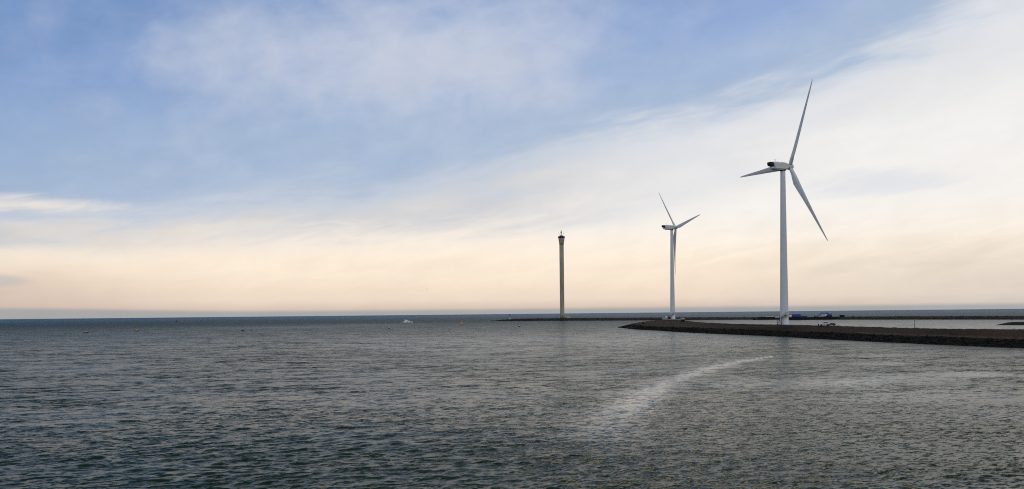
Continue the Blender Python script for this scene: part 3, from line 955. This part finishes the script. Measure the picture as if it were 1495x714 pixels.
# yellow conical buoy
bp_ = on_water(673.6, 474.4); kb = bp_.y / F
yb = thing('channel_buoy', 'yellow conical buoy floating between the yacht and the breakwater tip', 'buoy', (bp_.x, bp_.y, 0), face(bp_))
MB().lathe([(.2, -.5), (.95, -.3), (1.0, .35), (.92, .45)], 20).build('float', 'black', yb)
MB().lathe([(.88, .45), (.72, .9), (.55, 2.4), (.34, 3.5), (.2, 3.75), (.05, 3.8)], 20).build('body', 'yellow', yb)
MB().box(.55, 1.5, -.3, .3, .3, 1.05, bevel=.1).build('fender', 'orange', yb)
MB().tube((0, 0, 3.75), (0, 0, 4.3), .05, n=6).build('topmark', 'orange', yb)

# dark red buoy far left
bp_ = on_water(257.6, 470.7)
rb = thing('lateral_buoy', 'dark red buoy standing alone on the far water left of the yacht', 'buoy', (bp_.x, bp_.y, 0))
MB().lathe([(.6, -.8), (1.5, -.4), (1.6, .7), (1.4, .9)], 20).build('float', 'rust', rb)
MB().lathe([(1.2, .9), (1.1, 3.6), (.9, 3.9), (.5, 4.6), (.45, 5.4), (.1, 5.6)], 20).build('body', 'red', rb)


def small_boat(label, x, y, Lpx, hull_m, kind, group=None, flip=1):
    p_ = on_water(x, y); k = p_.y / F; L_ = Lpx * k
    o = thing('small_boat', label, 'boat', (p_.x, p_.y, 0), face(p_) + (math.pi if flip < 0 else 0) + .12, group)
    hh = .42
    MB().loft(hull_rings(L_, L_ * .42, hh, .2, .9), smooth=False).build('hull', hull_m, o)
    tb = MB()
    for sy in (-1, 1):
        tb.tube((-L_ * .47, sy * L_ * .2, hh), (L_ * .2, sy * L_ * .2, hh), .16, n=8)
        tb.tube((L_ * .2, sy * L_ * .2, hh), (L_ * .47, 0, hh + .12), .16, .1, n=8)
    tb.build('gunwale', 'black', o)
    if kind == 'orange':
        MB().box(-L_ * .28, L_ * .22, -L_ * .17, L_ * .17, hh - .05, hh + .8, taper=(.85, .85), bevel=.06).build('cover', 'orange', o)
        MB().box(-L_ * .12, L_ * .1, -L_ * .12, L_ * .12, hh + .8, hh + 1.45, taper=(.45, .6), bevel=.05).build('cuddy', 'orange', o)
        MB().box(-L_ * .50, -L_ * .40, -.18, .18, .2, 1.0, bevel=.05).build('outboard', 'black', o)
    elif kind == 'pale':
        MB().box(-L_ * .1, L_ * .25, -L_ * .15, L_ * .15, hh, hh + .75, taper=(.75, .8), bevel=.06).build('cuddy', 'white', o)
        MB().box(-L_ * .50, -L_ * .40, -.16, .16, .2, .9, bevel=.05).build('outboard', 'black', o)
    else:
        MB().box(-L_ * .30, L_ * .25, -L_ * .14, L_ * .14, hh - .02, hh + .16, bevel=.04).build('cover', 'black', o)
    return o


small_boat('leftmost small dark boat with a peaked orange top on the open water', 125.6, 486.3, 6.0, 'hull_black', 'orange', 'orange topped boats', 1)
small_boat('second small boat with orange top, right of the leftmost one on open water', 199.0, 483.6, 5.9, 'hull_black', 'orange', 'orange topped boats', -1)
small_boat('low all-black boat lying flat on the water between the orange boats and the yacht', 354.5, 483.2, 4.6, 'hull_black', 'low')
small_boat('tiny brown boat with a pale top just below and left of the white yacht', 568.0, 480.3, 3.3, 'wood', 'pale')
small_boat('tiny dark boat with a pale top floating in front of the breakwater tip', 758.2, 476.9, 3.2, 'hull_black', 'pale')
small_boat('dark speck of a boat near the horizon left of the radar tower', 794.6, 460.2, 1.6, 'hull_black', 'low')

# gulls in flight
def gull(label, x, y, d, bank):
    p_ = at(x, y, d)
    m_ = MB()
    body = [(-.30, .02), (-.22, .07), (-.05, .10), (.10, .08), (.22, .06), (.27, .02)]
    m_.loft([[(x_, r_ * math.cos(q * 1.0472), r_ * math.sin(q * 1.0472)) for q in range(6)] for x_, r_ in body])
    for sy in (-1, 1):
        m_.poly([(.10, sy * .06, .05), (-.10, sy * .06, .05), (-.02, sy * .42, .24), (.12, sy * .42, .24), (-.12, sy * .8, .18), (-.06, sy * .8, .18),
                 (.10, sy * .06, .03), (-.10, sy * .06, .03), (-.02, sy * .42, .22), (.12, sy * .42, .22), (-.12, sy * .8, .165), (-.06, sy * .8, .165)],
                [(0, 1, 2, 3), (3, 2, 4, 5), (7, 6, 9, 8), (8, 9, 11, 10), (1, 7, 8, 2), (2, 8, 10, 4), (6, 0, 3, 9), (9, 3, 5, 11), (4, 10, 11, 5)])
    m_.poly([(-.28, -.05, 0), (-.28, .05, 0), (-.42, .09, .01), (-.42, -.09, .01), (-.28, -.05, -.02), (-.28, .05, -.02), (-.42, .09, -.005), (-.42, -.09, -.005)], [(0, 1, 2, 3), (7, 6, 5, 4), (0, 3, 7, 4), (1, 5, 6, 2), (3, 2, 6, 7)])
    o = m_.build('gull', 'feather')
    o.location = p_; o.rotation_euler = (R(bank), R(-8), R(70))
    tag(o, label, 'bird')
gull('small brownish gull flying above the sea left of the radar tower', 623.3, 422.4, 420, 10)
gull('small brownish gull flying low just left of the nearer turbine tower', 1125.8, 441.4, 380, -20)

# ------------------------------------------------------------------ on the near dam
pp = on_rows(DROWS, DCOLS, 1335.5)
post = thing('marker_post', 'thin dark upright post on the crest of the near dam right of the cars', 'post', (pp.x, pp.y, pp.z - .4))
MB().tube((0, 0, 0), (0, 0, 3.15), .11, .09, 10).build('shaft', 'steel_dark', post)
MB().lathe([(.13, 3.1), (.15, 3.16), (.13, 3.3), (.02, 3.36)], 12).build('cap', 'steel_dark', post)

pb = on_rows(DROWS, DCOLS, 938.6, 472.9)
kb = pb.y / F
cb_ = thing('cabinet', 'black box cabinet standing alone on the left tip of the dam', 'cabinet', (pb.x, pb.y, pb.z - .15), face(pb))
MB().box(-1.4 * kb, 1.4 * kb, -.6, .6, 0, 2.6 * kb, bevel=.05).build('body', 'black', cb_)
MB().box(-1.5 * kb, 1.5 * kb, -.68, .68, 2.6 * kb, 2.6 * kb + .12, taper=(.92, .92)).build('lid', 'steel_dark', cb_)
MB().box(-.9 * kb, .9 * kb, -.64, -.605, .15, 2.3 * kb).build('door', 'black', cb_)


def car(label, x, y, paint, length, suv, cat='car', loc=None):
    p_ = loc if loc is not None else on_rows(DROWS, DCOLS, x)
    o = thing('parked_car' if cat == 'car' else 'parked_van', label, cat, (p_.x, p_.y, p_.z - .05), face(p_) + math.pi, 'cars parked on the near dam' if cat == 'car' else None)   # nose points left
    W, hb = .88, .62 if suv else .56
    top = 1.78 if suv else 1.45
    if cat == 'van': W, top = 1.0, 2.3
    l2 = length / 2
    if cat == 'van':
        side = [(-l2, .4), (-l2, .95), (-l2 + .05, 1.1), (l2 - .75, 1.12), (l2 - .1, .98), (l2, .75), (l2 - .02, .4)]
        cabp = [(-l2 + .06, 1.0), (-l2 + .12, top), (l2 - 1.75, top), (l2 - .75, 1.05)]
    else:
        side = [(-l2, .45), (-l2 + .02, .80), (-l2 + .12, .98), (l2 - 1.25, 1.0), (l2 - .35, .90), (l2 - .06, .74), (l2, .45)]
        cabp = [(-l2 + .12, .95), (-l2 + (.45 if suv else .75), top), (l2 - 2.25, top), (l2 - 1.2, .95)]
    def slab(prof, wv, wt, zt):
        ra = []
        for sy in (-1, 1):
            ra.append([(x_, sy * (wv + (wt - wv) * max(0, (z_ - .9)) / max(.1, zt - .9)), z_) for x_, z_ in prof])
        m_ = MB().loft(ra, smooth=False)
        return m_
    body = slab(side + [(l2 - .1, .28), (-l2 + .1, .28)], W, W, 2)
    bo = body.build('body', paint, o)
    bv = bo.modifiers.new('bevel', 'BEVEL'); bv.width = .06; bv.segments = 2
    cab_ = slab(cabp, W - .06, W - .2, top)
    co = cab_.build('cabin', paint, o)
    bv = co.modifiers.new('bevel', 'BEVEL'); bv.width = .05; bv.segments = 2
    # windows
    (xa, za), (xb, zb), (xc, zc), (xd, zd) = cabp
    for sy in (-1, 1):
        def yy(z): return sy * (W - .06 + (-.14) * max(0, z - .9) / (top - .9) + .012)
        z0, z1 = 1.04, top - .12
        lerp = lambda a, b, za_, zb_, z: a + (b - a) * (z - za_) / (zb_ - za_)
        xl0, xl1 = lerp(xa, xb, za, zb, z0) + .1, lerp(xa, xb, za, zb, z1) + .1
        xr0, xr1 = lerp(xd, xc, zd, zc, z0) - .1, lerp(xd, xc, zd, zc, z1) - .1
        xm = (xl1 + xr1) / 2 + .05
        if cat == 'van':
            xl0 = xl1 = xr1 - .95; quads = [(xl0, xl1, xr0, xr1)]
        else:
            quads = [(xl0, xl1, xm - .10, xm - .10), (xm + .10, xm + .10, xr0, xr1)]
        for a0, a1, b0, b1 in quads:
            MB().poly([(a0, yy(z0), z0), (b0, yy(z0), z0), (b1, yy(z1), z1), (a1, yy(z1), z1), (a0, yy(z0) - sy * .03, z0), (b0, yy(z0) - sy * .03, z0), (b1, yy(z1) - sy * .03, z1), (a1, yy(z1) - sy * .03, z1)],
                      [(0, 1, 2, 3), (7, 6, 5, 4), (0, 4, 5, 1), (1, 5, 6, 2), (2, 6, 7, 3), (3, 7, 4, 0)]).build('side_window', 'glass', co)
    def screen(xlo, zlo, xhi, zhi, sgn, nm):
        wv = W - .22
        a = Vector((xlo, 0, zlo)); b = Vector((xhi, 0, zhi)); nrm = Vector((sgn * abs(zhi - zlo), 0, abs(xhi - xlo))).normalized() * .014
        q = [a.lerp(b, .12) + nrm, a.lerp(b, .88) + nrm]
        MB().poly([(q[0].x, -wv, q[0].z), (q[0].x, wv, q[0].z), (q[1].x, wv - .1, q[1].z), (q[1].x, -wv + .1, q[1].z)], [(0, 1, 2, 3)]).build(nm, 'glass', co)
    screen(xd, zd, xc, zc, 1, 'windscreen')
    if cat != 'van': screen(xa, za, xb, zb, -1, 'rear_window')
    for sy in (-1, 1):
        MB().box(l2 - .12, l2 + .015, sy * .62 - .17, sy * .62 + .17, .64, .78, bevel=.03).build('headlight', 'white', bo)
        MB().box(-l2 - .02, -l2 + .08, sy * .7 - .12, sy * .7 + .12, .72, .92, bevel=.02).build('tail_light', 'red', bo)
        MB().box(xd - .25, xd - .05, sy * (W + .1) - .1, sy * (W + .1) + .1, 1.0, 1.14, bevel=.03).build('mirror', 'black', co)
        for xw in (-l2 + .8, l2 - .85):
            wh = MB().lathe([(.2, -.11), (.30, -.115), (.345, -.08), (.345, .08), (.30, .115), (.2, .11)], 20)
            Mx = Matrix.Translation((xw, sy * (W - .06), .345)) @ Matrix.Rotation(R(90), 4, 'X')
            wo = wh.build('wheel', 'tyre', o, Mx)
            MB().lathe([(.02, -.09), (.19, -.10), (.21, -.09), (.21, .09), (.19, .10), (.02, .09)], 16).build('rim', 'steel_grey', wo, Mx)
    MB().box(l2 - .03, l2 + .02, -.8, .8, .3, .5, bevel=.02).build('bumper', 'black', bo)
    MB().box(-l2 + .95, l2 - 1.0, -W - .012, -W + .02, .30, .46).build('sill', 'black', bo)
    MB().box(-l2 + .95, l2 - 1.0, W - .02, W + .012, .30, .46).build('sill', 'black', bo)
    return o


pc = on_rows(DROWS, DCOLS, 1203.5); kc = pc.y / F
car('white tall car parked on the near dam, its nose towards the turbine', 1203.2, 475, 'car_white', 13.4 * kc, True)
pc2 = on_rows(DROWS, DCOLS, 1213.6); pc2 = pc2 + Vector((.5, 1.6, -.1))
car('dark grey car parked close behind the white car on the near dam', 1213.6, 475, 'car_grey', 4.05, False, loc=pc2)
pbol = on_rows(DROWS, DCOLS, 1194.8)
bo_ = thing('bollard', 'low black bollard just left of the white parked car', 'bollard', (pbol.x, pbol.y, pbol.z - .15), 0)
MB().lathe([(.34, 0), (.32, .1), (.24, .14), (.24, .62), (.30, .66), (.30, .76), (.08, .84)], 16).build('body', 'black', bo_)
MB().lathe([(.245, .40), (.252, .42), (.252, .54), (.245, .56)], 16).build('band', 'steel_dark', bo_)

# around the far turbine
pv = Vector((at(970.6, 465.7, T2.y + 2).x, T2.y + 2, at(970.6, 465.7, T2.y + 2).z))
van = car('small white van parked just left of the farther turbine', 0, 0, 'car_white', 4.2, True, 'van', pv)
for (x0, x1, y0, y1, nm, lab, mt) in [(976.0, 979.2, 462.6, 466.9, 'cabinet', 'dark cabinet beside the stair of the farther turbine', 'black')]:
    q = at((x0 + x1) / 2, y1, T2.y - 5); kq = q.y / F
    o = thing(nm, lab, 'cabinet', tuple(q), face(q))
    MB().box(-(x1 - x0) / 2 * kq, (x1 - x0) / 2 * kq, -.8, .8, -.4, (y1 - y0) * kq, bevel=.06).build('body', mt, o)
    MB().box(-(x1 - x0) / 2 * kq - .08, (x1 - x0) / 2 * kq + .08, -.9, .9, (y1 - y0) * kq, (y1 - y0) * kq + .14, taper=(.9, .9)).build('roof', 'steel_dark', o)
    MB().box(-.6, .6, -.845, -.81, .1, 1.9).build('door', 'steel_dark', o)
q = at(989.9, 466.1, T2.y + 3)
car('black car parked just right of the farther turbine tower', 0, 0, 'black', 4.6, True, loc=q)['group'] = 'cars parked on the near dam'
q = on_rows(DROWS, DCOLS, 997.0, 470.2); kq = q.y / F
ks = thing('transformer_kiosk', 'dark kiosk with a pale grey roof right of the farther turbine', 'kiosk', tuple(q), face(q))
MB().box(-2.6 * kq, 2.9 * kq, -1.3, 1.3, -.6, 3.9 * kq, bevel=.05).build('body', 'steel_dark', ks)
MB().box(-3.1 * kq, 3.3 * kq, -1.6, 1.6, 3.9 * kq, 5.7 * kq, taper=(.9, .75)).build('roof', 'concrete', ks)
for sx in (-1, 1):
    dr_ = MB().box(sx * .62 - .55, sx * .62 + .55, -1.345, -1.31, .1, 1.95).build('door', 'black', ks)
    MB().box(sx * .15 - .03, sx * .15 + .03, -1.40, -1.345, .95, 1.15).build('handle', 'steel_grey', dr_)

# ------------------------------------------------------------------ work barges at the breakwater
def barge(label, x0, x1, ytop, ywl, group='work barges moored at the breakwater'):
    xc = (x0 + x1) / 2
    p_ = on_water(xc, ywl); k = p_.y / F; Lh = (x1 - x0) * k; hh = (ywl - ytop) * k
    o = thing('work_barge', label, 'barge', (p_.x, p_.y, 0), face(p_) * .15, group)
    m_ = MB().loft([[(x_, -5, -.8), (x_, 5, -.8), (x2, 5, hh), (x2, -5, hh)] for x_, x2 in ((-Lh / 2 + 2.5, -Lh / 2), (-Lh / 2 + 3.2, -Lh / 2 + 3), (Lh / 2 - 3.2, Lh / 2 - 3), (Lh / 2 - 2.5, Lh / 2))], smooth=False)
    ho = m_.build('hull', 'hull_black', o)
    f_ = MB()
    for i in range(int(Lh / 4)):
        x_ = -Lh / 2 + 3.5 + i * 4
        f_.tube((x_, -5.12, hh - .5), (x_, -5.12, .3), .28, n=8)
    f_.build('fenders', 'tyre', ho)
    bl_ = MB()
    for x_ in (-Lh / 2 + 2, -Lh / 4, Lh / 4, Lh / 2 - 2):
        for sy in (-4.4, 4.4): bl_.tube((x_, sy, hh), (x_, sy, hh + .8), .22, .28, 8)
    bl_.build('bitts', 'steel_dark', ho)
    return o, p_, k, hh, Lh


ba, pa, ka, ha, La = barge('long black barge with a pale sand load left of the nearer turbine tower', 1099, 1138.5, 464.4, 466.9)
MB().box((1106 - 1118.7) * ka, (1130 - 1118.7) * ka, -4.6, -4.2, ha, ha + 1.7 * ka).build('bulwark', 'black', ba)
sand = MB()
xs_ = np.linspace((1116 - 1118.7) * ka, (1138 - 1118.7) * ka, 14)
sand.loft([[(x_, -3.9, ha - .05), (x_, -1.2, ha + 2.5 * ka * (.8 + .2 * math.sin(x_ * .5)) * (1 if 0 < i < 13 else .35)), (x_, 1.2, ha + 2.6 * ka * (.8 + .2 * math.cos(x_ * .7)) * (1 if 0 < i < 13 else .35)), (x_, 3.9, ha - .05)] for i, x_ in enumerate(xs_)])
sand.build('sand_load', 'tan_concrete', ba)

bb, pb2, kb2, hb2, Lb = barge('long black barge carrying blue machines right of the nearer turbine tower', 1147, 1226, 463.0, 466.9)
XB = lambda x: (x - 1186.5) * kb2
bdir = Matrix.Rotation(bb.rotation_euler.z, 4, 'Z')
def on_barge(x, y=0): return Vector((pb2.x, pb2.y, hb2)) + bdir @ Vector((XB(x), y, 0))
rz_b = bb.rotation_euler.z
# crane with its boom laid low
cr = thing('deck_crane', 'blue crane with its boom laid low at the left end of the barge', 'crane', tuple(on_barge(1162)), rz_b)
KX = lambda x: (x - 1162) * kb2
MB().box(KX(1157), KX(1168), -2.6, 2.6, 0, .9, bevel=.15).build('crawler', 'black', cr)
hs = MB().box(KX(1156.2), KX(1168.8), -2.3, 2.3, .9, 3.9, bevel=.2).build('machinery_house', 'blue', cr)
MB().box(KX(1160.7), KX(1163.2), -2.36, -2.31, 1.2, 3.2).build('radiator_grille', 'rust', hs)
MB().box(KX(1156.0), KX(1169.2), -2.4, 2.4, 3.9, 4.15, bevel=.05).build('roof_deck', 'light_blue', hs)
MB().loft([[(KX(1152.6), y_, z_) for y_, z_ in ((-1, 1.0), (1, 1.0), (1, 1.8), (-1, 1.8))], [(KX(1157.0), y_, z_) for y_, z_ in ((-1.2, 1.0), (1.2, 1.0), (1.2, 3.7), (-1.2, 3.7))]], smooth=False).build('cab', 'white', cr)
MB().box(KX(1152.4), KX(1155), -1.5, -.9, 0.3, 1.6, bevel=.2).build('life_raft', 'orange', cr)
bo2 = MB()
for y_ in (-.8, .8):
    for z_ in (.35, 1.75): bo2.tube((KX(1168.5), y_, z_ + .1), (KX(1179), y_, z_ - .1), .22, n=6)
for i in range(10):
    x_ = KX(1168.8 + i); z0, z1 = (.35, 1.75) if i % 2 == 0 else (1.75, .35)
    for y_ in (-.8, .8): bo2.tube((x_, y_, z0), (x_ + kb2, y_, z1), .15, n=5)
for i in range(10):
    bo2.box(KX(1168.8 + i), KX(1169.5 + i), -.75, .75, .5, 1.6)
bo2.build('boom', 'blue', cr)
# winch posts
wn = thing('winch', 'small dark winch with two posts between the blue machines on the barge', 'winch', tuple(on_barge(1191.0)), rz_b)
MB().tube((-1.2, -1, .9), (-1.2, 1, .9), .8, n=14).build('drum', 'steel_dark', wn)
MB().box(-2.4, 1.6, -1.4, 1.4, 0, .35).build('bedplate', 'black', wn)
for y_ in (-1.2, 1.2): MB().box(-1.6, -.8, y_ - .12, y_ + .12, .35, 2.2, taper=(.5, 1)).build('post', 'steel_dark', wn)
# big blue excavator
ex = thing('excavator', 'large blue excavator with an arched boom on the right part of the barge', 'excavator', tuple(on_barge(1207)), rz_b)
EX = lambda x: (x - 1207) * kb2
for y_ in (-2.2, 2.2):
    MB().loft([[(x_, y_ - .6, z_) for x_, z_ in ((EX(1203.5), .4), (EX(1204.5), 0), (EX(1213), 0), (EX(1214), .4), (EX(1213.2), 1.0), (EX(1204.3), 1.0))],
               [(x_, y_ + .6, z_) for x_, z_ in ((EX(1203.5), .4), (EX(1204.5), 0), (EX(1213), 0), (EX(1214), .4), (EX(1213.2), 1.0), (EX(1204.3), 1.0))]], smooth=False).build('crawler_track', 'black', ex)
MB().box(EX(1205.5), EX(1213.5), -2.2, 2.2, 1.05, 2.6, bevel=.2).build('house', 'steel_dark', ex)
xc_ = MB().box(EX(1199.8), EX(1206), -2.0, -.4, 1.2, 3.3, taper=(.9, .9), bevel=.12).build('cab', 'nacelle_grey', ex)
MB().box(EX(1200.6), EX(1203.2), -2.02, -1.9, 2.2, 3.0, bevel=.03).build('window', 'glass', xc_)
def beam(pts, w_, name, m_):
    rings = []
    for (x_, z_, t_) in pts: rings.append([(x_, -w_, z_ - t_), (x_, w_, z_ - t_), (x_, w_, z_ + t_), (x_, -w_, z_ + t_)])
    return MB().loft(rings, smooth=False).build(name, m_, ex)
beam([(EX(1193.6), 1.0, .55), (EX(1196.2), 3.2, .6), (EX(1197.6), 4.6, .6), (EX(1199.5), 5.0, .55), (EX(1203), 5.2, .6), (EX(1206.2), 5.3, .7), (EX(1208.0), 5.0, .5)], .7, 'boom', 'blue')
beam([(EX(1206.8), 5.0, .45), (EX(1209), 3.6, .8), (EX(1211.5), 3.2, .9), (EX(1213.0), 3.9, .8), (EX(1214.2), 4.0, .3)], .9, 'counter_arm', 'blue')
MB().tube((EX(1199), 0, 5.75), (EX(1207), 0, 5.95), .22, n=8).build('ram', 'light_blue', ex)
MB().box(EX(1207.6), EX(1210.0), -.5, .5, 4.4, 5.0, bevel=.1).build('hinge', 'steel_dark', ex)
MB().tube((EX(1198.0), -.8, 3.4), (EX(1199.3), -.8, 3.4), .5, n=10).build('work_light', 'orange', ex)
MB().loft([[(EX(1192.6), -1, .1), (EX(1192.6), 1, .1), (EX(1194.6), 1, .0), (EX(1194.6), -1, .0)], [(EX(1192.2), -1, 1.2), (EX(1192.2), 1, 1.2), (EX(1194.4), 1, 1.6), (EX(1194.4), -1, 1.6)]], smooth=False).build('bucket', 'steel_dark', ex)
# dark container on the breakwater
q = out_top(1229.3); kq = q.y / F
ct = thing('container', 'dark container on the breakwater right of the barge', 'container', (q.x, q.y, q.z - .3), face(q) * .2)
cm = MB().box(-3.2 * kq, 3.3 * kq, -1.2, 1.2, 0, 2.5, bevel=.04)
for i in range(18):
    x_ = -3.0 * kq + i * 6.1 * kq / 17
    cm.box(x_ - .06, x_ + .06, -1.25, -1.19, .15, 2.35)
cm.build('body', 'black', ct)
MB().box(3.3 * kq, 3.3 * kq + .06, -1.1, 1.1, .1, 2.4).build('door', 'steel_dark', ct)
